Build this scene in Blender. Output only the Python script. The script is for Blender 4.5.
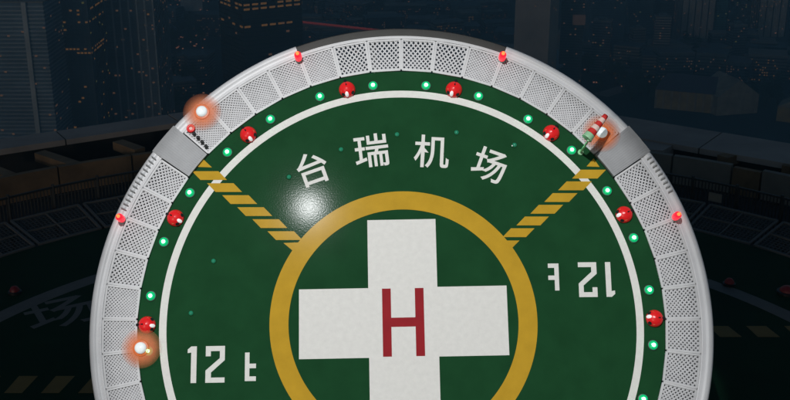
import bpy, math, random
from mathutils import Vector, Matrix
random.seed(7)
R = math.radians
scene = bpy.context.scene
for o in list(bpy.data.objects): bpy.data.objects.remove(o)
col = scene.collection

# ------------------------------------------------------------------ camera
PITCH = 20.0
CAMZ = 20.0
cam = bpy.data.cameras.new('camera'); cam_o = bpy.data.objects.new('camera', cam); col.objects.link(cam_o)
cam_o.location = (0, 0, CAMZ); cam_o.rotation_euler = (R(90 - PITCH), 0, 0)
cam.sensor_width = 36; cam.lens = 18 / math.tan(R(20)); cam.clip_end = 9000; cam.clip_start = .1
scene.camera = cam_o
F = 395 / math.tan(R(20))

# ------------------------------------------------------------------ dusk sky, faint last sun, exposure
world = bpy.data.worlds.new('World'); scene.world = world; world.use_nodes = True
nt = world.node_tree; nt.nodes.clear()
sky = nt.nodes.new('ShaderNodeTexSky'); sky.sky_type = 'NISHITA'; sky.sun_disc = False
SUN_EL, SUN_ROT = 7.0, 205.0
sky.sun_elevation = R(SUN_EL); sky.sun_rotation = R(SUN_ROT); sky.ozone_density = 2.3; sky.dust_density = .3
bg = nt.nodes.new('ShaderNodeBackground'); bg.inputs[1].default_value = 0.043
wo = nt.nodes.new('ShaderNodeOutputWorld')
nt.links.new(sky.outputs[0], bg.inputs[0]); nt.links.new(bg.outputs[0], wo.inputs[0])
sl = bpy.data.lights.new('sun', 'SUN'); sl.energy = 0.3; sl.angle = R(4); sl.color = (1, .86, .72)
so = bpy.data.objects.new('sun', sl); col.objects.link(so)
sdir = Vector((math.sin(R(SUN_ROT)) * math.cos(R(SUN_EL)), math.cos(R(SUN_ROT)) * math.cos(R(SUN_EL)), math.sin(R(SUN_EL))))
so.rotation_euler = sdir.to_track_quat('Z', 'Y').to_euler(); so.location = (0, 0, 200)
vs = scene.view_settings; vs.view_transform = 'Standard'; vs.look = 'None'; vs.exposure = 0; vs.gamma = 1
scene.render.resolution_x = 1024; scene.render.resolution_y = 518

# ------------------------------------------------------------------ where things stand
CAM = Vector((0, 0, CAMZ))
_fw = Vector((0, math.cos(R(PITCH)), -math.sin(R(PITCH)))); _up = Vector((0, math.sin(R(PITCH)), math.cos(R(PITCH)))); _rt = Vector((1, 0, 0))
def ray(x, y): return _rt * ((x - 395) / F) + _up * ((200 - y) / F) + _fw
def G(x, y, z=0.0):
    r = ray(x, y); t = (z - CAM.z) / r.z; return CAM + r * t
THETA = 12.5; DD = 29.0
INC = 90 - PITCH - THETA                       # slope of the tilted pad
DC = CAM + ray(401.5, 322) * DD                # pad centre
PXM = DD / F                                   # metres per photo pixel at the pad centre
RM = Matrix.Rotation(R(INC), 4, 'X')
DM = Matrix.Translation(DC) @ RM
DMI = DM.inverted()
NRM = (RM @ Vector((0, 0, 1)))
def P(x, y, h=0.0):
    """photo point -> pad coordinates (x right, y up the slope) on the plane h above the pad"""
    r = ray(x, y); q = DC + NRM * h; t = (q - CAM).dot(NRM) / r.dot(NRM)
    return DMI @ (CAM + r * t)
RO = 311 * PXM

# floodlight that lights the pad (its glare shows in the paint at the upper left)
gp = DM @ P(309, 207)
inc = (gp - CAM).normalized(); refl = inc - 2 * inc.dot(NRM) * NRM
LAMP = gp + refl * 48.0
def best_aim():
    rim = [DM @ Vector((RO * math.cos(t * .1309), RO * math.sin(t * .1309), .1)) for t in range(48)]; best = None
    for i in range(-14, 15):
        for j in range(-14, 15):
            q = DM @ Vector((i * .06, j * .06, 0)); d = (q - LAMP).normalized()
            an = [d.angle(p - LAMP) for p in rim]; k = max(an) - min(an)
            if best is None or k < best[0]: best = (k, q, min(an), max(an))
    return best
_, AIM, A_MIN, A_MAX = best_aim()
print('beam fit', math.degrees(A_MIN), math.degrees(A_MAX))
spl = bpy.data.lights.new('floodlight_beam', 'SPOT'); spl.energy = 77000; spl.color = (.985, .99, 1)
spl.shadow_soft_size = .55; spl.spot_size = (A_MIN + A_MAX) * 1.012; spl.spot_blend = .03
sp = bpy.data.objects.new('floodlight_beam', spl); col.objects.link(sp); sp.location = LAMP
sp.rotation_euler = (LAMP - AIM).to_track_quat('Z', 'Y').to_euler()

# ------------------------------------------------------------------ materials
def mat(name, colr, rough=.6, metal=0, var=.12, scale=6, bump=0, emit=None, es=0, spec=.5, trans=0, coat=0, bscale=None):
    m = bpy.data.materials.new(name); m.use_nodes = True; n = m.node_tree; b = n.nodes['Principled BSDF']
    b.inputs['Roughness'].default_value = rough; b.inputs['Metallic'].default_value = metal
    b.inputs['Specular IOR Level'].default_value = spec; b.inputs['Transmission Weight'].default_value = trans
    b.inputs['Coat Weight'].default_value = coat
    tc = n.nodes.new('ShaderNodeTexCoord'); ns = n.nodes.new('ShaderNodeTexNoise')
    ns.inputs['Scale'].default_value = scale; ns.inputs['Detail'].default_value = 6; ns.inputs['Roughness'].default_value = .6
    n.links.new(tc.outputs['Object'], ns.inputs['Vector'])
    rp = n.nodes.new('ShaderNodeValToRGB'); rp.color_ramp.elements[0].position = .3; rp.color_ramp.elements[1].position = .7
    rp.color_ramp.elements[0].color = tuple(c * (1 - var) for c in colr) + (1,); rp.color_ramp.elements[1].color = tuple(min(1, c * (1 + var)) for c in colr) + (1,)
    n.links.new(ns.outputs['Fac'], rp.inputs['Fac']); n.links.new(rp.outputs['Color'], b.inputs['Base Color'])
    if bump:
        n2 = n.nodes.new('ShaderNodeTexNoise'); n2.inputs['Scale'].default_value = bscale or scale * 5; n2.inputs['Detail'].default_value = 3
        n.links.new(tc.outputs['Object'], n2.inputs['Vector'])
        bp = n.nodes.new('ShaderNodeBump'); bp.inputs['Strength'].default_value = bump; bp.inputs['Distance'].default_value = .02
        n.links.new(n2.outputs['Fac'], bp.inputs['Height']); n.links.new(bp.outputs['Normal'], b.inputs['Normal'])
    if emit:
        b.inputs['Emission Color'].default_value = emit + (1,); b.inputs['Emission Strength'].default_value = es
    return m
M = {}
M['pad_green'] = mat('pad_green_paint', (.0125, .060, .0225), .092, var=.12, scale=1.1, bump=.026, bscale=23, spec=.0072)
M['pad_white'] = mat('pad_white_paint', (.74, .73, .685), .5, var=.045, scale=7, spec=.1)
M['pad_yellow'] = mat('pad_yellow_paint', (.52, .31, .028), .14, var=.08, scale=1.8, spec=.008)
M['pad_red'] = mat('pad_red_paint', (.30, .011, .017), .5, var=.1, scale=2, spec=.06)
M['net_wire'] = mat('galvanised_net_wire', (.52, .52, .525), .5, .0, var=.14, scale=2)
M['net_frame'] = mat('net_frame_grey', (.57, .57, .57), .45, var=.08, scale=2)
M['net_tray'] = mat('net_backing_grey', (.27, .275, .28), .7, var=.2, scale=1.2)
M['rim'] = mat('rim_painted_steel', (.66, .66, .665), .4, var=.1, scale=.7)
M['rim_dark'] = mat('rim_dark_rubber', (.03, .029, .024), .6, var=.15, scale=2)
M['plate'] = mat('walkway_aluminium', (.30, .305, .31), .5, .0, var=.1, scale=2)
M['steel'] = mat('dark_steel', (.06, .065, .07), .5, .5, var=.15, scale=2)
M['g_lens'] = mat('green_glow_lens', (.01, .3, .1), .2, emit=(.0, .42, .15), es=.75)  # emissive surround stands in for the bloom halo round the bulb
M['g_core'] = mat('green_bulb', (.4, 1, .6), .3, emit=(.18, 1, .42), es=16.0)
M['g_inset'] = mat('inset_green_glass', (.02, .22, .12), .2, emit=(.01, .2, .1), es=.12)
M['red_dome'] = mat('red_enamel_glow', (.72, .014, .016), .28, var=.08, scale=6, emit=(1, .02, .02), es=.12)  # red emission put into the enamel to brighten it
M['black'] = mat('black_plastic', (.008, .008, .009), .5, var=.1, scale=6)
M['white_lens'] = mat('white_lens_glass', (.85, .85, .85), .2, emit=(1, .97, .95), es=.35)
M['r_lens'] = mat('red_beacon_glass', (.6, .01, .02), .2, emit=(1, .015, .04), es=1.1)
M['r_core'] = mat('red_beacon_bulb', (1, .1, .03), .2, emit=(1, .16, .04), es=2.2)
M['amber'] = mat('hotspot_inner_halo', (.85, .20, .03), .35, emit=(1, .2, .03), es=.05)  # orange glow of the hotspot markers, put into the colour
M['amber_halo'] = mat('hotspot_outer_halo', (.85, .22, .05), .5, emit=(1, .25, .08), es=.03)
def translucent(m, fac):
    n = m.node_tree; b = n.nodes['Principled BSDF']; out = n.nodes['Material Output']; t = n.nodes.new('ShaderNodeBsdfTransparent'); x = n.nodes.new('ShaderNodeMixShader'); x.inputs[0].default_value = fac
    n.links.new(t.outputs[0], x.inputs[1]); n.links.new(b.outputs[0], x.inputs[2]); n.links.new(x.outputs[0], out.inputs[0])
translucent(M['amber'], .4)
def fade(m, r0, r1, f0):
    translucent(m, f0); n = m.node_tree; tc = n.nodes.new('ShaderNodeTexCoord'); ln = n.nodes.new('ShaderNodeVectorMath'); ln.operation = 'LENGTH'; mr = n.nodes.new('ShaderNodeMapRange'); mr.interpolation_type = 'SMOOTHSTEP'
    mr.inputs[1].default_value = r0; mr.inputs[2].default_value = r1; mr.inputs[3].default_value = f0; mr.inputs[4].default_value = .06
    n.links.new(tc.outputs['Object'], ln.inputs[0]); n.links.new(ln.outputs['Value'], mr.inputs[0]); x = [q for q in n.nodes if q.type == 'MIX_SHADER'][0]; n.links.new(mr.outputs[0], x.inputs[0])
fade(M['amber_halo'], .2, .54, .5)  # marker's glow halo painted as opacity fading outward
M['bulb'] = mat('hotspot_white_dot', (.8, .84, .84), .3, emit=(.9, 1, 1), es=.25)  # white dot of the hotspot markers, slightly emissive
M['sock_red'] = mat('windsock_red', (.55, .02, .015), .8, var=.1)
M['sock_white'] = mat('windsock_white', (.75, .55, .48), .8, var=.1)
M['pole_green'] = mat('windsock_pole_green', (.3, .55, .32), .4)
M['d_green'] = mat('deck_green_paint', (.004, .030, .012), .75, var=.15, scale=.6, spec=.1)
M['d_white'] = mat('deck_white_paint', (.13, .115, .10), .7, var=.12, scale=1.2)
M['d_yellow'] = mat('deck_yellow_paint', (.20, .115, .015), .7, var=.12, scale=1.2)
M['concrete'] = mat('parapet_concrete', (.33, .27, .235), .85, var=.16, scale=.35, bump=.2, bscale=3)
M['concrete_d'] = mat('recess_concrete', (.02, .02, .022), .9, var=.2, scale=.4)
M['brown'] = mat('brown_render', (.17, .10, .05), .85, var=.3, scale=.8)
M['pale'] = mat('pale_cladding', (.20, .165, .13), .8, var=.15, scale=.8)
M['fence'] = mat('fence_black_steel', (.012, .012, .013), .6)
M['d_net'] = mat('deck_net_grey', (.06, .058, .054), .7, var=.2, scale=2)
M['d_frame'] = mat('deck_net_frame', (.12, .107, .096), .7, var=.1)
M['asphalt'] = mat('road_asphalt', (.05, .05, .052), .85, var=.15, scale=.2)
M['leaf'] = mat('dark_foliage', (.035, .07, .035), .8, var=.4, scale=.4)
M['bark'] = mat('bark', (.06, .045, .03), .9)
M['win_o'] = mat('lit_window_amber', (.1, .07, .04), .5, emit=(1, .48, .16), es=.12)
M['win_y'] = mat('lit_window_yellow', (.1, .1, .05), .5, emit=(.8, .75, .25), es=.09)
M['win_r'] = mat('red_tail_lights', (.1, .02, .02), .5, emit=(1, .13, .12), es=.13)
M['win_dim'] = mat('dim_window', (.1, .07, .05), .5, emit=(1, .52, .32), es=.085)
M['street'] = mat('street_light', (.1, .07, .05), .5, emit=(1, .42, .26), es=.22)
M['glass'] = mat('tower_glass', (.02, .04, .06), .25, var=.3, scale=.08, spec=.6)
def fac(n, c, var=.25, scale=.03): M[n] = mat(n, c, .75, var=var, scale=scale); return M[n]
fac('f_blue', (.18, .24, .29)); fac('f_stripe', (.45, .46, .47)); fac('f_mid', (.16, .19, .23)); fac('f_dark', (.03, .04, .055))
fac('f_taupe', (.55, .43, .36)); fac('f_beige', (.62, .49, .40)); fac('f_teal', (.05, .20, .20)); fac('f_navy', (.12, .16, .19))
fac('f_ochre', (.42, .28, .11), .5, .09); fac('f_stone', (.36, .30, .22), .5, .11); fac('f_roof', (.10, .085, .11), .25, .2); fac('f_white', (.62, .58, .54))
fac('f_low1', (.2, .2, .2)); fac('f_low2', (.12, .15, .17)); fac('f_low3', (.3, .25, .21)); fac('f_awn', (.28, .34, .37))

# city floor: dark ground with blocks of park, paving and earth
g = bpy.data.materials.new('city_ground'); g.use_nodes = True; n = g.node_tree; b = n.nodes['Principled BSDF']; b.inputs['Roughness'].default_value = .9
tc = n.nodes.new('ShaderNodeTexCoord'); vo = n.nodes.new('ShaderNodeTexVoronoi'); vo.inputs['Scale'].default_value = .035
n.links.new(tc.outputs['Object'], vo.inputs['Vector'])
rp = n.nodes.new('ShaderNodeValToRGB'); e = rp.color_ramp.elements; e[0].color = (.03, .055, .045, 1); e[1].color = (.075, .085, .09, 1)
x = rp.color_ramp.elements.new(.5); x.color = (.045, .06, .065, 1)
n.links.new(vo.outputs['Color'], rp.inputs['Fac']); ns = n.nodes.new('ShaderNodeTexNoise'); ns.inputs['Scale'].default_value = .12; ns.inputs['Detail'].default_value = 8
n.links.new(tc.outputs['Object'], ns.inputs['Vector']); mx = n.nodes.new('ShaderNodeMix'); mx.data_type = 'RGBA'; mx.blend_type = 'MULTIPLY'; mx.inputs[0].default_value = .8
n.links.new(rp.outputs['Color'], mx.inputs[6]); n.links.new(ns.outputs['Fac'], mx.inputs[7]); n.links.new(mx.outputs[2], b.inputs['Base Color'])
M['ground'] = g

# ------------------------------------------------------------------ mesh helpers
class MB:
    def __init__(s): s.v = []; s.f = []
    def add(s, vs, fs):
        k = len(s.v); s.v += [tuple(p) for p in vs]; s.f += [tuple(i + k for i in f) for f in fs]; return s
    def prism(s, poly, z0, z1):
        n = len(poly); vs = [(p[0], p[1], z0) for p in poly] + [(p[0], p[1], z1) for p in poly]
        return s.add(vs, [tuple(range(n - 1, -1, -1)), tuple(range(n, 2 * n))] + [(i, (i + 1) % n, n + (i + 1) % n, n + i) for i in range(n)])
    def box(s, x0, x1, y0, y1, z0, z1): return s.prism([(x0, y0), (x1, y0), (x1, y1), (x0, y1)], z0, z1)
    def bar(s, a, b, w, h, up=(0, 0, 1)):
        a = Vector(a); b = Vector(b); d = (b - a).normalized(); u = Vector(up); sd = d.cross(u)
        if sd.length < 1e-5: sd = d.cross(Vector((1, 0, 0)))
        sd.normalize(); u = sd.cross(d).normalized(); sd *= w / 2; u *= h / 2
        vs = [a - sd - u, a + sd - u, a + sd + u, a - sd + u, b - sd - u, b + sd - u, b + sd + u, b - sd + u]
        return s.add(vs, [(3, 2, 1, 0), (4, 5, 6, 7), (0, 1, 5, 4), (1, 2, 6, 5), (2, 3, 7, 6), (3, 0, 4, 7)])
    def tube(s, a, b, r0, r1=None, n=10, caps=True):
        r1 = r0 if r1 is None else r1; a = Vector(a); b = Vector(b); d = (b - a).normalized()
        u = d.orthogonal().normalized(); w = d.cross(u)
        vs = [a + (u * math.cos(t) + w * math.sin(t)) * r0 for t in [2 * math.pi * i / n for i in range(n)]] + [b + (u * math.cos(t) + w * math.sin(t)) * r1 for t in [2 * math.pi * i / n for i in range(n)]]
        fs = [(i, (i + 1) % n, n + (i + 1) % n, n + i) for i in range(n)]
        if caps: fs += [tuple(range(n - 1, -1, -1)), tuple(range(n, 2 * n))]
        return s.add(vs, fs)
    def lathe(s, prof, a0=0, a1=2 * math.pi, n=64, ctr=(0, 0)):
        full = abs(a1 - a0 - 2 * math.pi) < 1e-6; m = n if full else n + 1; k = len(prof)
        vs = [(ctr[0] + r * math.cos(a0 + (a1 - a0) * i / n), ctr[1] + r * math.sin(a0 + (a1 - a0) * i / n), z) for i in range(m) for r, z in prof]
        fs = []
        for i in range(n):
            j = (i + 1) % m
            for q in range(k - 1): fs.append((i * k + q, j * k + q, j * k + q + 1, i * k + q + 1))
        return s.add(vs, fs)
    def ring(s, r0, r1, z0, z1, a0=0, a1=2 * math.pi, n=160):
        s.lathe([(r0, z0), (r1, z0), (r1, z1), (r0, z1), (r0, z0)], a0, a1, n)
        if abs(a1 - a0 - 2 * math.pi) > 1e-6:
            for a in (a0, a1):
                c, q = math.cos(a), math.sin(a); s.add([(r0 * c, r0 * q, z0), (r1 * c, r1 * q, z0), (r1 * c, r1 * q, z1), (r0 * c, r0 * q, z1)], [(0, 1, 2, 3)])
        return s
    def mesh(s, name, m, smooth=False):
        me = bpy.data.meshes.new(name); me.from_pydata(s.v, [], s.f); me.update(); me.materials.append(m)
        if smooth:
            for p in me.polygons: p.use_smooth = True
        return me
    def build(s, name, m, parent=None, smooth=False, kind=None): return link(name, s.mesh(name, m, smooth), parent, kind)
def link(name, me, parent=None, kind=None):
    o = bpy.data.objects.new(name, me); col.objects.link(o)
    if parent: o.parent = parent
    if kind: o['kind'] = kind
    return o
def empty(name, mtx=None):
    o = bpy.data.objects.new(name, None); col.objects.link(o); o.empty_display_size = .2
    if mtx is not None: o.matrix_world = mtx
    return o
def tag(o, label, cat, group=None):
    o['label'] = label; o['category'] = cat
    if group: o['group'] = group
    return o
def struct(o): o['kind'] = 'structure'; return o
def copy_tree(o, parent=None):
    c = o.copy(); col.objects.link(c)
    if parent: c.parent = parent
    for ch in list(o.children): copy_tree(ch, c)
    return c

# ------------------------------------------------------------------ setting: city floor and roads
GZ = -330.0; KC = (20 - GZ) / 140
struct(MB().box(-4500, 4500, -1500, 7500, GZ - 2, GZ).build('ground', M['ground']))
def road(name, pts, w, z, m='asphalt'):
    mb = MB()
    for a, b2 in zip(pts, pts[1:]): mb.bar((a[0], a[1], z), (b2[0], b2[1], z), w, .16)
    return struct(mb.build(name, M[m]))
pA = [G(60, 82, GZ), G(150, 66, GZ), G(215, 53, GZ), G(330, 36, GZ), G(520, 22, GZ)]
road('road', pA, 40, GZ + .1)
road('road', [G(300, 23, GZ), G(380, 32, GZ), G(470, 46, GZ), G(640, 78, GZ), G(800, 100, GZ)], 34, GZ + .3)
road('road', [G(470, 46, GZ), G(540, 12, GZ), G(600, -10, GZ)], 30, GZ + .5)
road('pavement', [G(600, 96, GZ), G(700, 66, GZ), G(800, 60, GZ)], 22, GZ + .7, 'f_low3')

# ------------------------------------------------------------------ the tower roof under the pad
YC = 31.3
roof_out = [(-64, 41.5), (0, 81.0), (64, 35), (64, -26), (-64, -26)]
tower = empty('rooftop_tower', Matrix.Translation((0, 20, GZ)))
tag(tower, 'dark tower with pale concrete parapet that carries the rooftop deck', 'building')
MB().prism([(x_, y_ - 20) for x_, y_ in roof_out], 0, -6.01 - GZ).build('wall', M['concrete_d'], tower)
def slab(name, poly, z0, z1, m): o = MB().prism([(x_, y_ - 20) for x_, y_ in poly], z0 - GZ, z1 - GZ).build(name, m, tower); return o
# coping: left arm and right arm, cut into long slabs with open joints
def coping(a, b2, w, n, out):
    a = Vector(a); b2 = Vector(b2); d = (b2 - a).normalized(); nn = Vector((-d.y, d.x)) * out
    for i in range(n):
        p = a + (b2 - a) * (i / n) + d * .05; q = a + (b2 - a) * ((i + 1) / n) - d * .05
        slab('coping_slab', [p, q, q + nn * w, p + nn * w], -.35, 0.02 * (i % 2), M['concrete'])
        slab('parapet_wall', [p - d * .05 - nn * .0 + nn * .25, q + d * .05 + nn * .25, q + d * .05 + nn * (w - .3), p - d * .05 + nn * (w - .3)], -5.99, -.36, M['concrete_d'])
coping((-60, 42.0), (-1.4, 78.2), 2.3, 9, 1)
coping((1.2, 76.6), (60, 35.6), 4.2, 10, 1)
MB().prism([(8, 66.5 - 20), (16.6, 64.2 - 20), (18.7, 66.9 - 20), (12, 71.0 - 20)], -5.99 - GZ, -.1 - GZ).build('pier', M['concrete'], tower)
# inner ring wall with brown render, cross beams over the gutter
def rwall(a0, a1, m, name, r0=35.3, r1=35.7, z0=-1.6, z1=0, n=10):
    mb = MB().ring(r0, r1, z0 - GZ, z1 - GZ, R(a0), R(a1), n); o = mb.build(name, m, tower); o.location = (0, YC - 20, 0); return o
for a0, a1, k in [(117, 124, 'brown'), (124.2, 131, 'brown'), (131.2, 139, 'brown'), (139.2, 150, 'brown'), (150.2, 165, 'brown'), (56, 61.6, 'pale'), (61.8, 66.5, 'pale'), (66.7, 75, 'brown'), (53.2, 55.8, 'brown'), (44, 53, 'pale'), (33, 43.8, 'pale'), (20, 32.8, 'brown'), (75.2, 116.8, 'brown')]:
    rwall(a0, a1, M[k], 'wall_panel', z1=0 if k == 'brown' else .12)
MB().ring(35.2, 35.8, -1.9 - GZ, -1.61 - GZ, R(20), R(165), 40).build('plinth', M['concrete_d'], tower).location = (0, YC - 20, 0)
for (xa, ya, xb, yb) in [(40, 155, 76, 167), (118, 144, 140, 152), (722, 160, 752, 152), (788, 170, 800, 160), (-20, 166, 10, 178)]:
    p = G(xa, ya, -.25); q = G(xb, yb, -.25)
    MB().bar((p.x, p.y - 20, -.3 - GZ), (q.x, q.y - 20, -.3 - GZ), .75, .55).build('beam', M['brown'], tower)
# walkway floor between the ring wall and the deck
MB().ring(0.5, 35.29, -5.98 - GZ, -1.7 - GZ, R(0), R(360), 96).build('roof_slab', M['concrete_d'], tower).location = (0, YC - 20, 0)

# rooftop deck (the dark green one behind)
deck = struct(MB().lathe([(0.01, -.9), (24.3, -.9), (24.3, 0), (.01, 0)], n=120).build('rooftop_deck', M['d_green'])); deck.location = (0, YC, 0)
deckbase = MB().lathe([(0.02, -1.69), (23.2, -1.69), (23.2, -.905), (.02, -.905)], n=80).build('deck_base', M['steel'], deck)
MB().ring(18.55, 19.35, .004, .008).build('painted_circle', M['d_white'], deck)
def deck_poly(pts, m, name, z=.009):
    q = [G(x_, y_) for x_, y_ in pts]; MB().prism([(p.x, p.y - YC) for p in q][::-1], z - .003, z).build(name, m, deck)
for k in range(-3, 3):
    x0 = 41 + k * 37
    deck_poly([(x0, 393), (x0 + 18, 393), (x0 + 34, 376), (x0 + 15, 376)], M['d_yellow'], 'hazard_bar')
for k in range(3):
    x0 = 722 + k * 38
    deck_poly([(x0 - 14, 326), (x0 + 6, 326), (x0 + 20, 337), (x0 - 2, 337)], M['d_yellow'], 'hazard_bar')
NA = 44
da = 2 * math.pi / NA
pm = MB()
def polar(r, a, z): return (r * math.cos(a), r * math.sin(a), z)
fr = MB()
for a, b2 in [((24.45, .006), (27.3, .006)), ((24.45, da - .006), (27.3, da - .006))]:
    fr.bar(polar(a[0], a[1], 0), polar(b2[0], b2[1], .42), .13, .1)
for r_, z_ in ((24.5, 0), (27.3, .42), (25.9, .21)): fr.bar(polar(r_, .006, z_), polar(r_, da - .006, z_), .13 if r_ != 25.9 else .06, .1)
fr.bar(polar(24.5, da / 2, .0), polar(27.3, da / 2, .42), .07, .08)
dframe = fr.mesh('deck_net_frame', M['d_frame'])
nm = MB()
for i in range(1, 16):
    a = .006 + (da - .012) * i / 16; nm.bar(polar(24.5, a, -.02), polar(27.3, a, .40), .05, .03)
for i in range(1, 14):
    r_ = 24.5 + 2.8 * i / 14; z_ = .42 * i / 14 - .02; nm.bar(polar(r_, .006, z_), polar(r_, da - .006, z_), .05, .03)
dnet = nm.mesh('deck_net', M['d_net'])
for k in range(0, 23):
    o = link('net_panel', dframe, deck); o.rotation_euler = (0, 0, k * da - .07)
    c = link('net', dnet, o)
# fence round the deck
fence = empty('safety_fence', Matrix.Translation((0, YC, -1.7)))
tag(fence, 'black steel bar fence round the dark rooftop deck', 'fence')
FA0, FA1, FR_ = R(12), R(168), 28.3
mb = MB()
for i in range(420):
    a = FA0 + (FA1 - FA0) * i / 419; mb.bar(polar(FR_, a, .2), polar(FR_, a, 3.0), .05, .05, (1, 0, 0))
mb.build('bars', M['fence'], fence, kind='stuff')
for i in range(33):
    a = FA0 + (FA1 - FA0) * i / 32; MB().bar(polar(FR_, a, 0), polar(FR_, a, 3.15), .14, .14, (1, 0, 0)).build('post', M['fence'], fence)
for z_ in (.2, 3.0): MB().ring(FR_ - .06, FR_ + .06, z_ - .05, z_ + .05, FA0, FA1, 80).build('rail', M['fence'], fence)
q = G(728.5, 188, .55); a = math.atan2(q.y - YC, q.x)
sg = MB().box(-.36, .36, -.02, .02, -.24, .24).build('notice_plate', M['pale']); sg.matrix_world = Matrix.Translation((FR_ * .994 * math.cos(a), YC + FR_ * .994 * math.sin(a), .55)) @ Matrix.Rotation(a - math.pi / 2, 4, 'Z')
tag(sg, 'small pale blank notice plate fixed on the dark fence at right', 'sign')

# lettering (signwriter's strokes, unit box 0..1)
def text_mesh(ch, size, bold, m, name, parent, depth=.0015):
    cu = bpy.data.curves.new('lettering', 'FONT'); cu.body = ch; cu.size = size; cu.offset = bold; cu.extrude = depth; cu.align_x = 'CENTER'; cu.align_y = 'CENTER'
    t = bpy.data.objects.new('lettering', cu); col.objects.link(t)
    me = bpy.data.meshes.new_from_object(t.evaluated_get(bpy.context.evaluated_depsgraph_get()))
    bpy.data.objects.remove(t); me.materials.clear(); me.materials.append(m)
    xs = [v.co.x for v in me.vertices]; ys = [v.co.y for v in me.vertices]; cx, cy = (min(xs) + max(xs)) / 2, (min(ys) + max(ys)) / 2
    for v in me.vertices: v.co.x -= cx; v.co.y -= cy
    return link(name, me, parent)
t = text_mesh('场', 3.1, .03, M['d_white'], 'painted_character', deck, .001); p = G(61, 312); t.location = (p.x, p.y - YC, .008); t.rotation_euler = (0, 0, R(30))
for (x_, y_), s_, lb in [((15, 293), .22, 'small dim red deck light at the far left'), ((729, 285), .22, 'small dim red deck light beside the right of the bright pad'), ((787, 293), .34, 'larger dim red deck light at the far right edge')]:
    p = G(x_, y_); o = empty('deck_light', Matrix.Translation((p.x, p.y, 0))); tag(o, lb, 'light', 'dim red lights on the dark deck')
    MB().lathe([(s_ * 1.3, .001), (s_ * 1.3, .1), (s_, .12)], n=14).build('base', M['black'], o)
    MB().lathe([(s_, .1), (s_ * .92, .2), (s_ * .6, .3), (.001, .34)], n=14).build('dome', mat('dim_red_dome', (.12, .008, .008), .5, emit=(1, .03, .03), es=.004), o, True)

# ------------------------------------------------------------------ THE PAD: round helipad tilted towards the viewer
pad = empty('helipad', DM)
tag(pad, 'bright green round helipad with white cross, red H and net ring, tilted upright', 'helipad')
RG = 263.5 * PXM
# green plate, slightly domed edge, with thickness
MB().lathe([(.001, -.28), (RG - .02, -.28), (RG, -.26), (RG, -.015), (RG - .015, 0), (.001, 0)], n=220).build('deck_plate', M['pad_green'], pad)
MARK = empty('marks_tmp')
def paint(poly, m, name, z=.004, rot=0): return MB().prism(poly, z - .003, z).build(name, m, pad)
MB().ring(234.8 * PXM, 242.2 * PXM, .001, .004, n=240).build('white_circle', M['pad_white'], pad)
MB().ring(115 * PXM, 134 * PXM, .005, .008, n=200).build('yellow_ring', M['pad_yellow'], pad)
RY = bpy.data.objects['yellow_ring']; RY.location = (2 * PXM, 0, 0)
MR = Matrix.Rotation(R(1.1), 2)
def mk(x_, y_): v = MR @ Vector((x_, y_)); return (v.x * PXM + 2 * PXM, v.y * PXM)
a_, w_ = 104.5, 34.8
cross = [(-w_, -a_), (w_, -a_), (w_, -w_), (a_, -w_), (a_, w_), (w_, w_), (w_, a_), (-w_, a_), (-w_, w_), (-a_, w_), (-a_, -w_), (-w_, -w_)]
MB().prism([mk(*p) for p in cross], .001, .004).build('white_cross', M['pad_white'], pad)
h = [(-21, -34), (-12.2, -34), (-12.2, -4.6), (12, -4.6), (12, -34), (20.8, -34), (20.8, 34), (12, 34), (12, 4.6), (-12.2, 4.6), (-12.2, 34), (-21, 34)]
MB().prism([mk(*p) for p in h], .005, .008).build('red_letter_h', M['pad_red'], pad)
for ch, x_, y_, rz, sz in [('台', 312.5, 168.5, 20, 37), ('瑞', 371.5, 150.5, 7, 37.5), ('机', 431.5, 151.5, -3, 37), ('场', 489.5, 165, -20, 37)]:
    o = text_mesh(ch, sz * PXM, .011 * 37 * PXM, M['pad_white'], 'painted_character', pad); p = P(x_, y_); o.location = (p.x, p.y, .004); o.rotation_euler = (0, 0, R(rz))
# 12 t, twice
def glyphs(ox, oy, ang, s):
    ca, sa = math.cos(R(ang)), math.sin(R(ang))
    T = lambda q: [(ox + s * (x_ * ca - y_ * sa), oy + s * (x_ * sa + y_ * ca)) for x_, y_ in q]
    one = [(3.5, 0), (9, 0), (9, 36), (3.5, 36), (0, 33), (0, 29.5), (3.5, 30)]
    two = [(18, 0), (37, 0), (37, 5), (23.5, 5), (23.5, 10), (37, 22), (37, 36), (18, 36), (18, 26), (23, 26), (23, 31), (32, 31), (32, 24), (18, 12)]
    tt = [(57, 1), (68, 1), (68, 5.5), (61.5, 5.5), (61.5, 13.5), (68, 13.5), (68, 18), (61.5, 18), (61.5, 29), (57, 29)]
    for q, nm_ in ((one, 'painted_digit'), (two, 'painted_digit'), (tt, 'painted_letter')): paint(T(q), M['pad_white'], nm_)
p = P(187, 383); glyphs(p.x, p.y, 1.0, PXM)
p = P(613.5, 262); glyphs(p.x, p.y, 180.5, PXM * .98)
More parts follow.
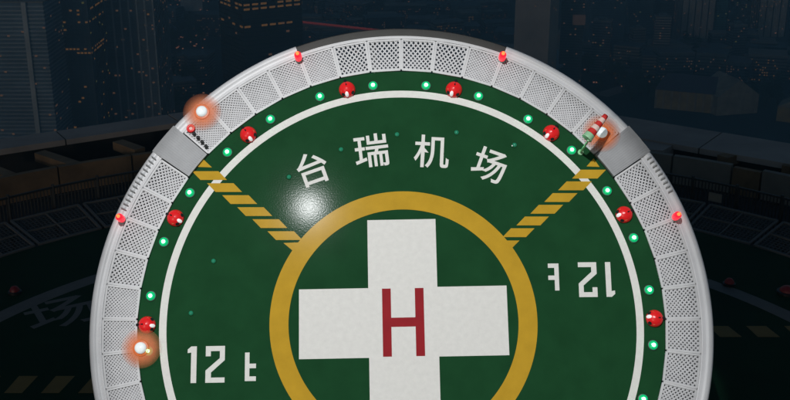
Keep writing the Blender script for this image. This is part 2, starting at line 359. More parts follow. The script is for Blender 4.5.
# hazard bars leading to the access plates
def bar_px(x0, x1, y0, y1, sk):
    q = [P(x0, y0), P(x1 - sk, y0), P(x1, y1), P(x0 + sk, y1)] if sk > 0 else [P(x0 - sk, y0), P(x1, y0), P(x1 + sk, y1), P(x0, y1)]
    paint([(v.x, v.y) for v in q][::-1], M['pad_yellow'], 'hazard_bar', .0085)
def tri_px(pts):
    paint([(P(*q).x, P(*q).y) for q in pts][::-1], M['pad_yellow'], 'hazard_bar', .0085)
tri_px([(203.5, 159.5), (212, 167.5), (198, 167)])
for i in range(6): bar_px(192 + i * 15.1, 227 + i * 15.1, 171.3 + i * 12, 180 + i * 12, 8.5)
tri_px([(283.5, 243), (301, 242.3), (292.5, 250.5)])
tri_px([(593.5, 158.5), (599.5, 167), (586.5, 166.5)])
for i in range(6): bar_px(572 - i * 13.9, 606 - i * 14.3, 169.8 + i * 11.7, 178.6 + i * 11.7, -8.5)
tri_px([(502, 240.5), (519.5, 240.5), (510.5, 249.5)])

# net ring: 14 slots in the top run, two access plates, 37 slots round the rest
NS = 53; DT = R(7.01); DP = R(6.8); DL = (2 * math.pi - 14 * DT - 2 * DP) / 37
R0, R1 = 265 * PXM, 298 * PXM
def panel_meshes(nx, ny, w, r0, r1, nm_, ds):
    g0 = .0036
    def mp(s_, t_, z): r_ = r0 + (r1 - r0) * t_; a = g0 + (ds - 2 * g0) * s_; return Vector((r_ * math.cos(a), r_ * math.sin(a), z))
    f = MB()
    for s_ in (0, 1): f.bar(mp(s_, 0, .03), mp(s_, 1, .03), .05, .06)
    for t_ in (0, 1): f.bar(mp(0, t_, .029), mp(1, t_, .029), .065 if t_ == 0 else .05, .058)
    w_ = MB()
    for sg in (1, -1):
        for k in range(-ny * 2, nx * 2):
            # line s*nx - sg*... in the unit square, clipped
            pts = []
            k2 = k + .5
            for t_ in (0, 1):
                s_ = (k2 + (t_ * ny if sg == 1 else -t_ * ny + ny)) / nx
                if 0 <= s_ <= 1: pts.append((s_, t_))
            for s_ in (0, 1):
                t_ = (s_ * nx - k2) / ny if sg == 1 else (ny - (s_ * nx - k2)) / ny
                if 0 < t_ < 1: pts.append((s_, t_))
            if len(pts) >= 2:
                a, b2 = mp(*pts[0], .02 + .006 * sg), mp(*pts[1], .02 + .006 * sg)
                if (a - b2).length > .05: w_.bar(a, b2, w, .014)
    return f.mesh(nm_ + '_frame', M['net_frame']), w_.mesh(nm_, M['net_wire'])
f_open, w_open = panel_meshes(7, 6, .040, R0, R1, 'open_net', DT)
VAR = {}
for nm_, dd_ in (('T', DT), ('L', DL)):
    VAR[nm_] = (panel_meshes(7, 8, .042, R0, R1, 'wire_net', dd_), panel_meshes(9, 10, .039, R0, R1, 'fine_net', dd_), MB().ring(R0, R1 + .02, -.10, -.07, 0, dd_, 3).mesh('backing_tray', M['net_tray']))
S0 = math.pi / 2 - 7 * DT                          # first slot right of which the top run starts
a0 = S0
for k in range(NS):
    dsl = DT if k < 14 else DP if k in (14, 52) else DL
    if k in (14, 52):
        o = MB().ring(R0 - .02, RO + .01, -.05, .105, 0.004, dsl - .004, 4).build('access_plate', M['plate'], pad); o.rotation_euler = (0, 0, a0)
        rib = MB()
        for i in range(13):
            a = .010 + (dsl - .02) * i / 12; rib.bar(polar(R0 + .05, a, .108), polar(RO - .06, a, .108), .03, .016)
        rib.build('ribs', M['plate'], o)
        a0 += dsl; continue
    if 5 <= k <= 8: f, w, tr = f_open, w_open, None
    else:
        mid = k in (15, 16, 17, 18) or k >= 43
        v = VAR['T' if k < 14 else 'L']; f, w = v[0] if mid else v[1]; tr = None if k in (15, 16, 50, 51) else v[2]
    o = link('net_panel', f, pad); o.rotation_euler = (0, 0, a0)
    link('net', w, o)
    if tr: link('backing_tray', tr, o)
    a0 += dsl
# rim band: pale steel except the dark run at the top
prof = [(R1 + .03, -.06), (R1 + .03, .04), (R1 + .06, .055), (R1 + .10, .02), (RO - .16, .07), (RO - .06, .09), (RO, .05), (RO, -.2), (R1 + .03, -.06)]
MB().lathe(prof, R(90 + 21.03), R(90 + 360 - 21.03), 200).build('rim', M['rim'], pad, True)
prof2 = [(R1 + .10, -.02), (R1 + .10, .05), (RO - .03, .05), (RO, .02), (RO, -.2), (R1 + .10, -.2), (R1 + .10, -.02)]
MB().lathe(prof2, R(90 - 21.03), R(90 + 21.03), 40).build('rim', M['rim_dark'], pad)
MB().ring(R1 + .02, R1 + .105, -.02, .075, R(90 - 21.03), R(90 + 21.03), 40).build('edge_strip', M['net_frame'], pad)
# rungs on the rim beside the access plates
for i in range(13):
    for a in (S0 + 14 * DT + DP + .012 + i * .0165, S0 - DP - .012 - i * .0165):
        if i > 8 and a < 1: continue
        MB().bar(polar(R1 + .14, a, .115), polar(RO - .08, a, .165), .03, .045).build('rung', M['plate'], pad)
# back structure: hub ring, spokes, trestle to the deck
MB().ring(R0 * .62, R0 * .66, -.62, -.281, n=80).build('back_ring', M['steel'], pad)
for k in range(12):
    a = 2 * math.pi * k / 12 + .1; MB().bar(polar(.6, a, -.45), polar(RO - .25, a, -.36), .14, .28).build('back_spoke', M['steel'], pad)
for sx in (-1, 1):
    for yy in (3.6, -1.8):
        top = DM @ Vector((sx * 3.7, yy, -.55)); ft = Vector((top.x * 1.15, top.y + 1.6, .012))
        a = DMI @ top; b2 = DMI @ ft; MB().tube(a, b2, .16, .16, 10).build('leg', M['steel'], pad)
        MB().tube(b2 , DMI @ (ft + Vector((0, 0, .05))), .42, .42, 14).build('foot_plate', M['steel'], pad)
    low = DM @ Vector((sx * 2.6, -RO * .92, -.3)); a = DMI @ low; b2 = DMI @ Vector((low.x, low.y + .2, .012)); MB().tube(a, b2, .16, n=10).build('leg', M['steel'], pad)
bpy.data.objects.remove(MARK)

def on_pad(x_, y_, h=0.0, ang=None):
    p = P(x_, y_, h); a = math.atan2(p.y, p.x) if ang is None else ang
    return DM @ Matrix.Translation((p.x, p.y, h)) @ Matrix.Rotation(a, 4, 'Z')      # local +x points away from the pad centre
ORD = ['first', 'second', 'third', 'fourth', 'fifth', 'sixth', 'seventh', 'eighth', 'ninth', 'tenth', 'eleventh', 'twelfth', 'thirteenth', 'fourteenth', 'fifteenth', 'sixteenth', 'seventeenth']
# green edge lights
proto = empty('green_light')
MB().lathe([(.14, .001), (.14, .03), (.12, .036)], n=18).build('base', M['steel'], proto)
MB().lathe([(.125, .03), (.118, .055), (.09, .078), (.04, .088)], n=18).build('lens', M['g_lens'], proto, True)
MB().lathe([(.04, .08), (.05, .10), (.036, .125), (.001, .135)], n=14).build('bulb', M['g_core'], proto, True)
greens = [(148.5, 351), (151, 296), (164, 242), (190, 193), (227.5, 152.5), (270.5, 119.5), (320, 97), (373, 86), (426, 86), (478.5, 96.5), (528, 119.5), (571.5, 150.5), (607, 191), (633.5, 238), (649, 290), (653, 345), (643, 399)]
for i, (x_, y_) in enumerate(greens):
    o = proto if i == 0 else copy_tree(proto); o.matrix_world = on_pad(x_, y_)
    tag(o, '%s green light on the pad edge, clockwise from the lower left' % ORD[i], 'light', 'green edge lights of the pad')
# inset lights in the lettering band
proto = empty('inset_light')
MB().lathe([(.085, .001), (.085, .012), (.06, .016)], n=14).build('bezel', M['pad_green'], proto)
MB().lathe([(.06, .012), (.05, .03), (.001, .036)], n=14).build('lens', M['g_inset'], proto, True)
ins = [(191, 313), (213.5, 261), (289, 177), (341, 149.5), (397, 134.5), (456.5, 132.5), (514.5, 145)]
for i, (x_, y_) in enumerate(ins):
    o = proto if i == 0 else copy_tree(proto); o.matrix_world = on_pad(x_, y_)
    tag(o, '%s faint teal inset light, clockwise from the left' % ORD[i], 'light', 'faint inset lights round the lettering')
# red dome floodlights
proto = empty('red_dome_light')
dome = [(.225, .001), (.23, .045), (.215, .11), (.17, .175), (.105, .22), (.001, .235)]
MB().lathe(dome, n=22).build('housing', M['red_dome'], proto, True)
ln = MB().lathe([(.001, .0), (.062, .0), (.066, .015), (.05, .032), (.001, .038)], n=16).build('lens', M['white_lens'], proto, True)
ln.matrix_parent_inverse.identity(); ln.scale = (1.35, .8, 1); ln.location = (-.16, .035, .148); ln.rotation_euler = (0, R(-48), 0)
for sy in (-1, 1):
    v = MB().lathe([(.001, 0), (.055, 0), (.055, .014), (.001, .018)], n=12).build('vent', M['black'], proto); v.location = (-.145, sy * .13, .122); v.rotation_euler = (R(-sy * 40), R(-38), 0)
MB().bar((.07, 0, .232), (.215, 0, .115), .035, .03).build('seam', M['black'], proto)
MB().tube((.20, 0, .08), (.275, 0, .05), .05, .04).build('hinge', M['black'], proto)
reds = [((146.5, 323.5), 'left-most red dome lamp, beside the orange hotspot marker'), ((175, 216.5), 'red dome lamp below the left access plate'), ((248, 133), 'red dome lamp above the left hazard bars'), ((347, 88), 'red dome lamp at the top, left of the middle'), ((454, 88), 'red dome lamp at the top, right of the middle'), ((551.5, 131.5), 'red dome lamp just left of the windsock'), ((624.5, 213), 'red dome lamp below the right access plate'), ((655, 317), 'right-most red dome lamp near the rotated digits')]
for i, ((x_, y_), lb) in enumerate(reds):
    o = proto if i == 0 else copy_tree(proto); o.matrix_world = on_pad(x_, y_ + 1, .1) @ Matrix.Translation((0, 0, -.1))
    tag(o, lb, 'lamp', 'red dome lamps on the pad edge')
# red obstruction beacons on the rim
proto = empty('red_beacon')
MB().lathe([(.11, 0.02), (.11, .09), (.085, .11)], n=14).build('base', M['net_frame'], proto)
MB().lathe([(.09, .10), (.105, .2), (.10, .42), (.07, .5), (.001, .52)], n=16).build('lens', M['r_lens'], proto, True)
MB().lathe([(.001, .505), (.05, .515), (.045, .57), (.001, .59)], n=12).build('bulb', M['r_core'], proto, True)
for i, ((x_, y_), lb) in enumerate([((299, 60), 'glowing red beacon on the upper left of the rim'), ((501.5, 60), 'glowing red beacon on the upper right of the rim'), ((123, 220), 'glowing red beacon on the far left of the rim'), ((674, 218), 'glowing red beacon on the far right of the rim')]):
    o = proto if i == 0 else copy_tree(proto); o.matrix_world = on_pad(x_, y_)
    tag(o, lb, 'beacon', 'red beacons on the rim')
# graphic overlay hotspot markers, added as discs with a painted orange glow
proto = empty('hotspot_marker')
MB().lathe([(.10, .001), (.53, .001), (.53, .012), (.50, .02), (.24, .028), (.10, .028)], n=40).build('outer_halo', M['amber_halo'], proto)
MB().lathe([(.1, .03), (.22, .03), (.22, .05), (.2, .065), (.1, .075)], n=36).build('inner_halo', M['amber'], proto)
MB().lathe([(.155, .07), (.15, .11), (.10, .155), (.001, .17)], n=24).build('dome', M['bulb'], proto, True)
for i, ((x_, y_), lb) in enumerate([((202, 112), 'orange hotspot marker with white dot on the upper left rim'), ((601.5, 133), 'orange hotspot marker with white dot under the windsock'), ((141, 348), 'orange hotspot marker with white dot at the lower left')]):
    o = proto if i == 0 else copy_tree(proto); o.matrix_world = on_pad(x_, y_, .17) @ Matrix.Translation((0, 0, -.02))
    tag(o, lb, 'lamp', 'orange hotspot markers')
# red ring fitting with a row of black studs
o = empty('ring_fitting', on_pad(191.5, 129.5)); tag(o, 'small red ring with pale centre beside the left access plate', 'fitting')
tor = MB(); 
for i in range(20):
    pass
tor.lathe([(.085 + .035 * math.cos(t_), .11 + .035 * math.sin(t_)) for t_ in [2 * math.pi * j / 10 for j in range(11)]], n=24).build('ring', M['red_dome'], o, True)
MB().lathe([(.001, .06), (.08, .06), (.08, .1), (.001, .105)], n=18).build('centre', M['sock_white'], o)
MB().tube((0, 0, .02), (0, 0, .07), .03).build('stem', M['steel'], o)
for i, (x_, y_) in enumerate([(194.5, 134.3), (198.5, 138.3), (202.5, 142.5), (206.5, 147)]):
    s_ = MB().lathe([(.05, .001), (.05, .10), (.035, .13), (.001, .14)], n=12).build('stud', M['black']); s_.matrix_world = on_pad(x_, y_, .05)
    tag(s_, '%s black stud below the small red ring' % ORD[i], 'stud', 'black studs in a row')
# windsock
o = empty('windsock', on_pad(580.5, 152.5, 0, 0)); tag(o, 'red and white striped windsock on a short green pole by the right access plate', 'windsock')
PH = 1.25
MB().tube((0, 0, 0), (0, 0, PH), .035, .03, 8).build('pole', M['pole_green'], o)
MB().lathe([(.08, .001), (.08, .03), (.035, .05)], n=14).build('base', M['pole_green'], o)
a = Vector((-.03, .06, PH)); d = Vector((.62, .74, .02)).normalized(); L = .84
sk = []
for i in range(6):
    t0, t1 = i / 6, (i + 1) / 6
    m_ = MB(); r0_, r1_ = .145 - .075 * t0, .145 - .075 * t1
    dr = Vector((0, 0, -.10)); m_.tube(a + d * L * t0 + dr * t0 * t0, a + d * L * t1 + dr * t1 * t1, r0_, r1_, 14, caps=(i == 5))
    m_.build('sock_band', M['sock_red'] if i % 2 else (M['pole_green'] if i == 0 else M['sock_white']), o, True)
tor = MB().tube(a - d * .02, a + d * .01, .152, .152, 14).build('hoop', M['pole_green'], o)

# floodlight mast out of frame, with the lamp head where the beam starts
mst = empty('floodlight_mast', Matrix.Translation((LAMP.x - .1, LAMP.y - .55, -1.7))); tag(mst, 'tall grey floodlight mast that lights the tilted pad', 'mast')
hz = LAMP.z + 1.7
MB().tube((0, -.1, 0), (0, -.1, hz - .5), .3, .16, 14).build('pole', M['steel'], mst)
MB().tube((0, -.1, 0), (0, -.1, .12), .7, .7, 18).build('base_plate', M['steel'], mst)
hd = MB().lathe([(.001, .5), (.3, .48), (.5, .12), (.55, .02), (.56, .02), (.50, .5), (.001, .62)], n=24).build('lamp_head', M['steel'], mst, True)
bpy.context.view_layer.update()
hd.matrix_world = Matrix.Translation(LAMP) @ (LAMP - AIM).to_track_quat('Z', 'Y').to_matrix().to_4x4() @ Matrix.Translation((0, 0, .25))

# ------------------------------------------------------------------ the city
def windows(mb, w, zlo, zhi, side, dep, fh, cw, prob, rng, ww=.7, wh=.45, rows=None):
    """lit panes on a facade; side 0 = front (-y), 1 = right (+x), 2 = left (-x)"""
    ln_ = w if side == 0 else dep
    z = zhi - fh; r_ = 0
    while z > zlo:
        pr = prob if rows is None else rows(r_)
        k = 0
        for c in range(int(ln_ / cw)):
            if rng.random() < pr:
                u = -ln_ / 2 + (c + .5) * cw
                if side == 0: mb.box(u - cw * ww / 2, u + cw * ww / 2, -dep / 2 - .12, -dep / 2 + .05, z, z + fh * wh)
                elif side == 1: mb.box(w / 2 - .05, w / 2 + .12, u - cw * ww / 2, u + cw * ww / 2, z, z + fh * wh)
                else: mb.box(-w / 2 - .12, -w / 2 + .05, u - cw * ww / 2, u + cw * ww / 2, z, z + fh * wh)
        z -= fh; r_ += 1
def tower_b(name, label, x0, x1, dist, ztop, m, rot=0, dep=None, bands=None, fins=None, lit=(), seed=1, fh=3.6, glass='glass', roofkit=True):
    rng = random.Random(seed); dist *= KC; dep = dep and dep * KC
    pl = Vector(((x0 + x1) / 2 - 395, 0, 0)).x / F
    depth_cam = dist * math.cos(R(PITCH)) + 60 * KC * math.sin(R(PITCH))
    w = (x1 - x0) / F * depth_cam / (1 if not rot else (math.cos(R(abs(rot))) + .9 * math.sin(R(abs(rot)))))
    dep = dep or w * .9; cx = pl * depth_cam
    o = empty(name, Matrix.Translation((cx, dist + dep / 2, GZ)) @ Matrix.Rotation(R(rot), 4, 'Z')); tag(o, label, 'building', 'city buildings behind the roof')
    H = ztop - GZ
    MB().box(-w / 2, w / 2, -dep / 2, dep / 2, 0, H).build('wall', M[m], o)
    if bands:
        bm_, pr, th = bands; mb = MB(); z = fh
        while z < H - .5:
            mb.box(-w / 2 - pr, w / 2 + pr, -dep / 2 - pr, dep / 2 + pr, z, z + th); z += fh
        mb.build('floor_bands', M[bm_], o, kind='stuff')
    if fins:
        fm, n_, fw, pr = fins; mb = MB()
        for i in range(n_ + 1):
            u = -w / 2 + w * i / n_; mb.box(u - fw / 2, u + fw / 2, -dep / 2 - pr, -dep / 2, 0, H)
            u = -dep / 2 + dep * i / n_
            for s_ in (-1, 1): mb.box(min(s_ * w / 2, s_ * (w / 2 + pr)), max(s_ * w / 2, s_ * (w / 2 + pr)), u - fw / 2 + .01, u + fw / 2 - .01, 0, H)
        mb.build('vertical_fins', M[fm], o, kind='stuff')
    for lm, prob, cw, rows in lit:
        mb = MB()
        for sd in (0, 1, 2): windows(mb, w + .9, 6, H - 1, sd, dep + .9, fh, cw, prob, rng, rows=rows)
        if mb.v: mb.build('lit_windows', M[lm], o, kind='stuff')
    if roofkit:
        MB().box(-w / 2 - .4, w / 2 + .4, -dep / 2 - .4, dep / 2 + .4, H, H + 1.1).build('roof_edge', M['f_low3'], o)
        MB().box(-w * .25, w * .2, -dep * .2, dep * .25, H + 1.1, H + 5).build('plant_room', M['f_low2'], o)
    return o
def zt(y, dist): return CAMZ - KC * dist * math.tan(R(PITCH) + math.atan((y - 200) / F))
T = tower_b
def row(y, dist, ztop, fh=3.6): return int((ztop - zt(y, dist)) / fh)
def fin(o, u0, u1, m, pr=.9, H=90):
    dep = max(v.co.y for v in o.children[0].data.vertices); MB().box(u0, u1, -dep - pr, -dep - .0, 0, H).build('corner_fin', M[m], o)
tA = T('office_tower', 'left-most tower with pale horizontal bands and a white vertical fin', -28, 41, 380, zt(3, 380), 'f_blue', 0, 22, ('f_stripe', .5, 1.2), None, [('win_dim', .03, 3.2, None)], 3, 3.6)
hA = zt(3, 380) - GZ
fin(tA, 11.5, 15.5, 'f_white', 2.0, hA + .6)
rB = [row(y_, 400, 40) for y_ in (7, 20, 48, 50)]; rD = [row(y_, 420, 50, 4.2) for y_ in (1, 5, 24)]
T('glass_tower', 'dark blue glass tower with a few amber lit floors beside the banded tower', 40, 84, 400, 40, 'f_navy', 0, 24, ('f_mid', .4, .8), ('f_mid', 9, .6, .5), [('win_o', .0, 3.4, lambda r_: .4 if r_ in rB else .03), ('win_y', .012, 3, None)], 5)
T('apartment_tower', 'grey blue tower with vertical ribs, left of the park gap', 84, 150, 425, 36, 'f_mid', 0, 26, ('f_blue', .4, 1.2), ('f_stripe', 8, 1.6, .8), [('win_dim', .05, 3.4, None), ('win_o', .008, 3.2, None)], 8)
T('black_tower', 'nearly black tower with rows of amber windows, behind the pad at upper left', 211, 299, 420, 50, 'f_dark', 32, None, ('glass', .3, 1), None, [('win_o', .0, 9.0, lambda r_: .85 if r_ in rD[:2] else (.5 if r_ == rD[2] else .0)), ('win_dim', .012, 5, None)], 13, 4.2)
T('taupe_tower', 'plain taupe tower with blank side wall, upper right of the pad', 519, 566, 520, 60, 'f_taupe', -24, None, None, ('f_beige', 14, .3, .25), [('win_dim', .01, 3, None)], 17)
T('office_tower', 'dark slab tower with one bright pale panel, right of the taupe tower', 566, 592, 560, 60, 'f_dark', -8, None, ('f_navy', .2, .8), None, [('win_dim', .03, 3, None)], 19)
T('glass_tower', 'dim blue glass tower, middle of the right skyline', 596, 632, 650, 30, 'f_navy', 0, None, ('f_blue', .3, 1.2), None, [('win_dim', .03, 3, None)], 23)
T('glass_tower', 'narrow dim slate tower left of the pale ribbed tower', 636, 662, 700, 30, 'f_blue', 0, None, ('f_navy', .3, 1.6), None, [('win_y', .012, 3, None), ('win_dim', .03, 3, None)], 29)
T('glass_tower', 'broad dim dark tower touching the pale ribbed tower', 663, 690, 720, 30, 'f_mid', 0, None, ('f_dark', .3, 1.4), None, [('win_dim', .04, 3, None), ('win_y', .01, 3, None)], 31)
T('apartment_tower', 'pale ribbed apartment tower at the upper right', 691, 725, 665, 40, 'f_beige', 0, None, ('f_taupe', .3, .6), ('f_dark', 5, 1.4, .5), [('win_dim', .04, 3, None)], 37)
T('teal_tower', 'thin teal glass tower right beside the pale ribbed tower', 726, 738, 672, 40, 'f_teal', 0, None, ('f_dark', .2, 1), None, [('win_y', .02, 3, None)], 41)
T('glass_tower', 'dark wide tower between the two pale towers at right', 740, 769, 720, 40, 'f_navy', 0, None, ('f_blue', .3, 1.3), None, [('win_y', .008, 3, None), ('win_dim', .03, 3, None)], 43)
T('apartment_tower', 'right-most pale ribbed tower at the picture edge', 771, 800, 690, 40, 'f_beige', 0, None, ('f_taupe', .3, .6), ('f_dark', 4, 1.6, .5), [('win_dim', .06, 3, None)], 47)
for i, (x0, x1, d_, y_, m, lb) in enumerate([(600, 622, 590, 22, 'f_mid', 'stubby grey tower in front of the dim blue glass tower'), (640, 655, 600, 30, 'f_low3', 'short pale tower in front of the narrow slate tower'), (664, 682, 610, 18, 'f_taupe', 'short taupe tower left of the pale ribbed tower'), (742, 760, 600, 26, 'f_mid', 'short grey tower in front of the dark wide tower')]):
    T('mid_rise', lb, x0, x1, d_, zt(y_, d_), m, (-14, 10, -8, 12)[i], None, ('glass', .4, 1.8), None, [('win_dim', .06, 3.4, None), ('win_y', .01, 3.4, None)], 80 + i)
# far towers behind the pad's top
for i, (x0, x1, d_, m, yb, lb) in enumerate([(302, 330, 900, 'f_navy', 0, 'far dim tower just right of the black tower'), (343, 372, 950, 'f_dark', 0, 'far dim tower left of the top middle'), (372, 381, 860, 'f_low3', 0, 'thin pale far tower above the pad top'), (388, 430, 980, 'f_navy', 0, 'broad far dim tower above the pad top'), (436, 468, 920, 'f_low2', 0, 'far grey tower right of the top middle'), (472, 513, 880, 'f_navy', 0, 'far dim tower left of the taupe tower')]):
    T('far_tower', lb, x0, x1, d_, -70 + 50 * (i % 2), m, 0, None, ('f_blue', .3, 1.4), None, [('win_dim', .05, 4, None), ('win_o', .01, 4, None)], 60 + i, 4)

# low buildings that can be told apart
def house(name, label, pa, pb, depth, eave, ridge, wm, rm, face_gable=False):
    depth *= KC; eave *= KC; ridge *= KC; win = 6 * KC
    a = G(*pa, GZ); b2 = G(*pb, GZ); d = (b2 - a); L_ = d.length; ang = math.atan2(d.y, d.x)
    o = empty(name, Matrix.Translation(a) @ Matrix.Rotation(ang, 4, 'Z')); tag(o, label, 'building', 'city buildings behind the roof')
    MB().box(0, L_, 0, depth, 0, eave).build('wall', M[wm], o)
    rf = MB()
    if face_gable:
        vs = [(-.5, -.5, eave), (L_ + .5, -.5, eave), (L_ + .5, depth, eave), (-.5, depth, eave), (L_ / 2, -.5, ridge), (L_ / 2, depth, ridge)]
        rf.add(vs, [(0, 1, 4), (1, 2, 5, 4), (2, 3, 5), (3, 0, 4, 5), (0, 3, 2, 1)])
    else:
        vs = [(-2, -2, eave), (L_ + 2, -2, eave), (L_ + 2, depth + 2, eave), (-2, depth + 2, eave), (L_ * .1, depth / 2, ridge), (L_ * .93, depth / 2, ridge)]
        rf.add(vs, [(0, 1, 5, 4), (1, 2, 5), (2, 3, 4, 5), (3, 0, 4), (0, 3, 2, 1)])
    rf.build('roof', M[rm], o)
    for i in range(int(L_ / win) if name == 'white_house' else 0):
        u = win / 2 + i * win
        w_ = MB().box(u - 2, u + 2, -.15, .02, eave * .35, eave * .72).build('window', M['glass'], o)
        MB().box(u - 2.4, u + 2.4, -.3, .0, eave * .30, eave * .35).build('sill', M['f_stone'], w_)
    return o
house('warehouse', 'long ochre walled warehouse with dark sloping roof at right', (655, 108), (717, 114), 26, 9.5, 15, 'f_ochre', 'f_roof')
house('stone_house', 'stone gabled house beside the long ochre warehouse', (716, 116), (757, 113), 20, 9, 17, 'f_stone', 'f_stone', True)
house('ochre_house', 'small ochre house at the far right picture edge', (776, 121), (800, 124), 14, 7, 10, 'f_ochre', 'f_stone', True)
o = house('white_house', 'low pale building at the foot of the left towers', (64, 131), (104, 128), 8, 6, 7.2, 'f_white', 'f_white')
house('podium_building', 'low dark podium at the foot of the taupe tower', (505, 49), (541, 50), 20, 9, 10, 'f_dark', 'f_navy')
house('kiosk_building', 'small pale box building right of the taupe tower foot', (555, 49), (566, 49), 10, 9.5, 10.5, 'f_taupe', 'f_taupe')
wh = bpy.data.objects['warehouse']; LW = max(v.co.x for v in wh.children[0].data.vertices)
for i in range(9): MB().box(LW * i / 8 - 1.1, LW * i / 8 + 1.1, -1.2, 0, 0, 9.2 * KC).build('pilaster', M['f_stone'], wh)
# awning-like pointed roof
a = G(548, 60, GZ); o = empty('pavilion', Matrix.Translation(a)); tag(o, 'pale pointed canopy roof beyond the pad, upper right', 'pavilion', 'city buildings behind the roof')
p1, p2, p3, p4 = [G(*q, GZ + 30) - a for q in ((528, 47), (584, 52), (556, 69), (536, 58))]
MB().add([p1, p2, p3, p4] + [v - Vector((0, 0, 3)) for v in (p1, p2, p3, p4)], [(0, 3, 2, 1), (4, 5, 6, 7), (0, 1, 5, 4), (1, 2, 6, 5), (2, 3, 7, 6), (3, 0, 4, 7)]).build('roof', M['f_awn'], o)
for v in (p1, p2, p3, p4): MB().tube((v.x * .92, v.y * .92 , 0), (v.x * .92, v.y * .92, 27.5), 1.0).build('column', M['f_low3'], o)
# hoardings in the park gap
for (xa, xb, yy, hh, m, lb) in [(156, 176, 19, 6, 'hoard_red', 'dim red and purple hoarding above the park'), (181, 203, 14, 9, 'f_white', 'pale beige hoarding above the park')]:
    if m == 'hoard_red': M[m] = mat('hoarding_red', (.3, .05, .09), .6, var=.6, scale=.25)
    a = G(xa, yy, GZ); b2 = G(xb, yy, GZ); o = empty('hoarding', Matrix.Translation(a)); tag(o, lb, 'billboard')
    MB().box(0, (b2 - a).length, 0, .8, 5, 5 + hh * KC).build('board', M[m], o)
    for t_ in (.15, .5, .85): MB().box((b2 - a).length * t_ - .3, (b2 - a).length * t_ + .3, .8, 1.6, 0, 5 + hh * KC * .9).build('post', M['steel'], o)
# one bright pale wall panel on the slab tower
a = G(573, 20, GZ); d_ = 553; o = bpy.data.objects['kiosk_building']
c = CAM + ray(579, 20) * (557 * KC / ray(579, 20).y)
bb = MB().box(-7.7, 7.7, -4, 4, -6, 6).build('lit_panel', mat('lit_wall_panel', (.3, .2, .16), .6, emit=(1, .5, .35), es=.02)); bb.location = c
slab_t = [o for o in bpy.data.objects if o.get('label', '').startswith('dark slab tower')][0]
bpy.context.view_layer.update(); bb.parent = slab_t; bb.matrix_parent_inverse = slab_t.matrix_world.inverted()

# low city blocks: each a building of its own where the gap shows them
rng = random.Random(99)
wmesh = {}
def low(i, x_, y_, w, dpt, hh, m, lb):
    p = G(x_, y_, GZ); o = empty('low_building', Matrix.Translation(p) @ Matrix.Rotation(rng.uniform(-.5, .5), 4, 'Z')); tag(o, lb, 'building', 'dim low city blocks')
    MB().box(-w / 2, w / 2, 0, dpt, 0, hh).build('wall', M[m], o)
    MB().box(-w / 2 - .4, w / 2 + .4, -.4, dpt + .4, hh, hh + .8).build('roof', M[rng.choice(['f_low1', 'f_low2', 'f_low3'])], o)
    bd = MB(); z = 1.4
    while z < hh - 2.2: bd.box(-w / 2 - .25, w / 2 + .25, -.25, dpt + .25, z, z + 2.0); z += 4.2
    bd.build('window_bands', M['glass'], o, kind='stuff')
    mb = MB()
    for z in range(1, max(2, int(hh / 3.4))):
        for c in range(int(w / 3)):
            if rng.random() < .15: u = -w / 2 + 1.5 + c * 3; mb.box(u - .8, u + .8, -.4, -.2, z * 3.4 - 2, z * 3.4 - .6)
    if mb.v: mb.build('lit_windows', M[rng.choice(['win_dim', 'win_dim', 'win_o'])], o, kind='stuff')
lows = []
for i in range(46): lows.append((rng.uniform(300, 515), rng.uniform(14, 50), 'dim low city block beyond the top of the pad'))
for i in range(40): lows.append((rng.uniform(585, 790), rng.uniform(56, 84), 'dim low city block below the right hand towers'))
for i in range(9): lows.append((rng.uniform(150, 212), rng.choice([30, 38, 48, 80, 95, 105]) + rng.uniform(-4, 4), 'dim low city block in the park gap'))
for i, (x_, y_, lb) in enumerate(lows): low(i, x_, y_, rng.uniform(24, 70), rng.uniform(20, 40), rng.uniform(10, 42), rng.choice(['f_low1', 'f_low2', 'f_low3', 'f_navy', 'f_dark']), lb)
# trees
def tree_proto():
    t_ = empty('tree'); rg = random.Random(5)
    tr = MB().tube((0, 0, 0), (0, 0, 4.5), .45, .28, 7)
    for k in range(5):
        a = k * 1.26; tr.tube((0, 0, 3.2 + k * .25), (2.4 * math.cos(a), 2.4 * math.sin(a), 6.5), .2, .08, 5)
    tr.build('trunk', M['bark'], t_)
    mb = MB(); cl = [(rg.gauss(0, 2.0), rg.gauss(0, 2.0), 6.6 + rg.gauss(0, 1.5), rg.uniform(1.1, 1.9)) for k in range(13)]
    for k in range(1300):
        cx, cy, cz, rr = rg.choice(cl); v = Vector((rg.gauss(0, 1), rg.gauss(0, 1), rg.gauss(0, 1))).normalized() * rr * rg.uniform(.55, 1)
        c = Vector((cx, cy, cz)) + v; n1 = Vector((rg.gauss(0, 1), rg.gauss(0, 1), rg.gauss(0, 1))).normalized(); n2 = n1.orthogonal().normalized(); s_ = rg.uniform(.25, .45)
        mb.add([c - n1 * s_, c + n2 * s_ * .6, c + n1 * s_, c - n2 * s_ * .6], [(0, 1, 2, 3)])
    mb.build('crown', M['leaf'], t_)
    return t_
tp = tree_proto(); first = True
spots = [(rng.uniform(152, 214), rng.choice([rng.uniform(22, 52), rng.uniform(72, 112)]), 'dark tree in the park gap left of the black tower') for k in range(34)]
spots += [(rng.uniform(626, 658), rng.uniform(84, 106), 'dark tree left of the ochre warehouse') for k in range(10)]
spots += [(rng.uniform(752, 778), rng.uniform(92, 118), 'dark tree right of the stone house') for k in range(8)]
spots += [(rng.uniform(684, 735), rng.uniform(52, 62), 'dark tree at the foot of the pale ribbed tower') for k in range(14)]
spots += [(rng.uniform(560, 640), rng.uniform(66, 98), 'dark tree in the low quarter beyond the pad') for k in range(14)]
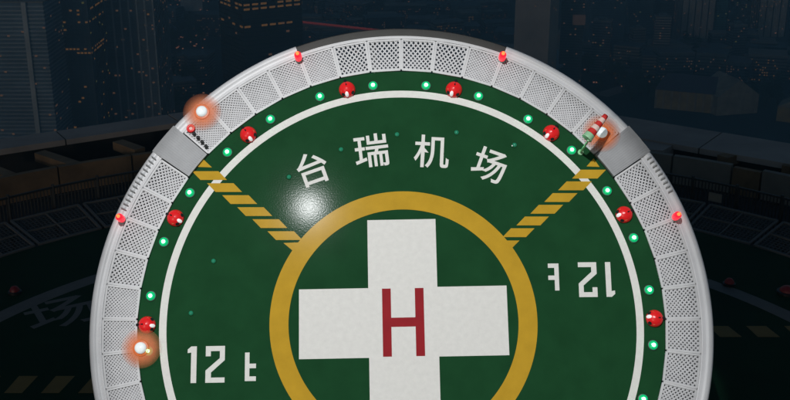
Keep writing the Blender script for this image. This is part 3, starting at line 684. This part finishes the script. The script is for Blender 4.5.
for x_, y_, lb in spots:
    o = tp if first else copy_tree(tp); first = False
    p = G(x_, y_, GZ); s_ = rng.uniform(1.5, 2.4); o.matrix_world = Matrix.Translation(p) @ Matrix.Rotation(rng.uniform(0, 6.28), 4, 'Z') @ Matrix.Diagonal((s_, s_, s_ * rng.uniform(.9, 1.2), 1)); tag(o, lb, 'tree', 'dark city trees')
# street and tail lights, far too many to count
mb = MB(); mr = MB(); mp_ = MB()
for k in range(300):
    x_ = rng.choice([rng.uniform(300, 520), rng.uniform(580, 790), rng.uniform(150, 212)]); p = G(x_, rng.uniform(2, 100), GZ)
    mp_.box(p.x - .1, p.x + .1, p.y - .1, p.y + .1, GZ, GZ + 6.99); mb.box(p.x - 1.1, p.x + 1.1, p.y - .8, p.y + .8, GZ + 7, GZ + 8.4)
o = mb.build('street_lights', M['street'], kind='stuff'); o['label'] = 'scattered dim amber street lights of the distant city'; o['category'] = 'street lights'; mp_.build('lamp_posts', M['steel'], o, kind='stuff')
for k in range(60):
    t_ = k / 59 + rng.uniform(-.006, .006); p = G(292, 22.5, GZ + 55).lerp(G(384, 32.5, GZ + 55), t_); mr.box(p.x - 2.2, p.x + 2.2, p.y - .4, p.y + .4, GZ + 56, GZ + 58.5)
va = MB(); a = G(285, 21.7, GZ + 55); b2 = G(520, 47, GZ + 55); va.bar((a.x, a.y, GZ + 54), (b2.x, b2.y, GZ + 54), 22, 2.4)
vo_ = struct(va.build('elevated_road', M['f_low3']))
for k in range(9):
    c = a.lerp(b2, (k + .5) / 9); MB().box(c.x - 2, c.x + 2, c.y - 2, c.y + 2, GZ, GZ + 52.7).build('pier', M['f_low1'], vo_)
o = mr.build('tail_lights', M['win_r'], kind='stuff'); o['label'] = 'red line of tail lights along the distant road'; o['category'] = 'tail lights'

# ------------------------------------------------------------------ evening air
hv = bpy.data.materials.new('evening_haze'); hv.use_nodes = True; n = hv.node_tree; n.nodes.clear()
pv = n.nodes.new('ShaderNodeVolumePrincipled'); pv.inputs['Color'].default_value = (.50, .82, 1, 1); pv.inputs['Density'].default_value = .0006; pv.inputs['Anisotropy'].default_value = .62
ou = n.nodes.new('ShaderNodeOutputMaterial'); n.links.new(pv.outputs[0], ou.inputs['Volume'])
hz_ = MB().box(-4510, 4510, -1510, 7510, GZ - 3, 75).build('haze', hv, kind='stuff')
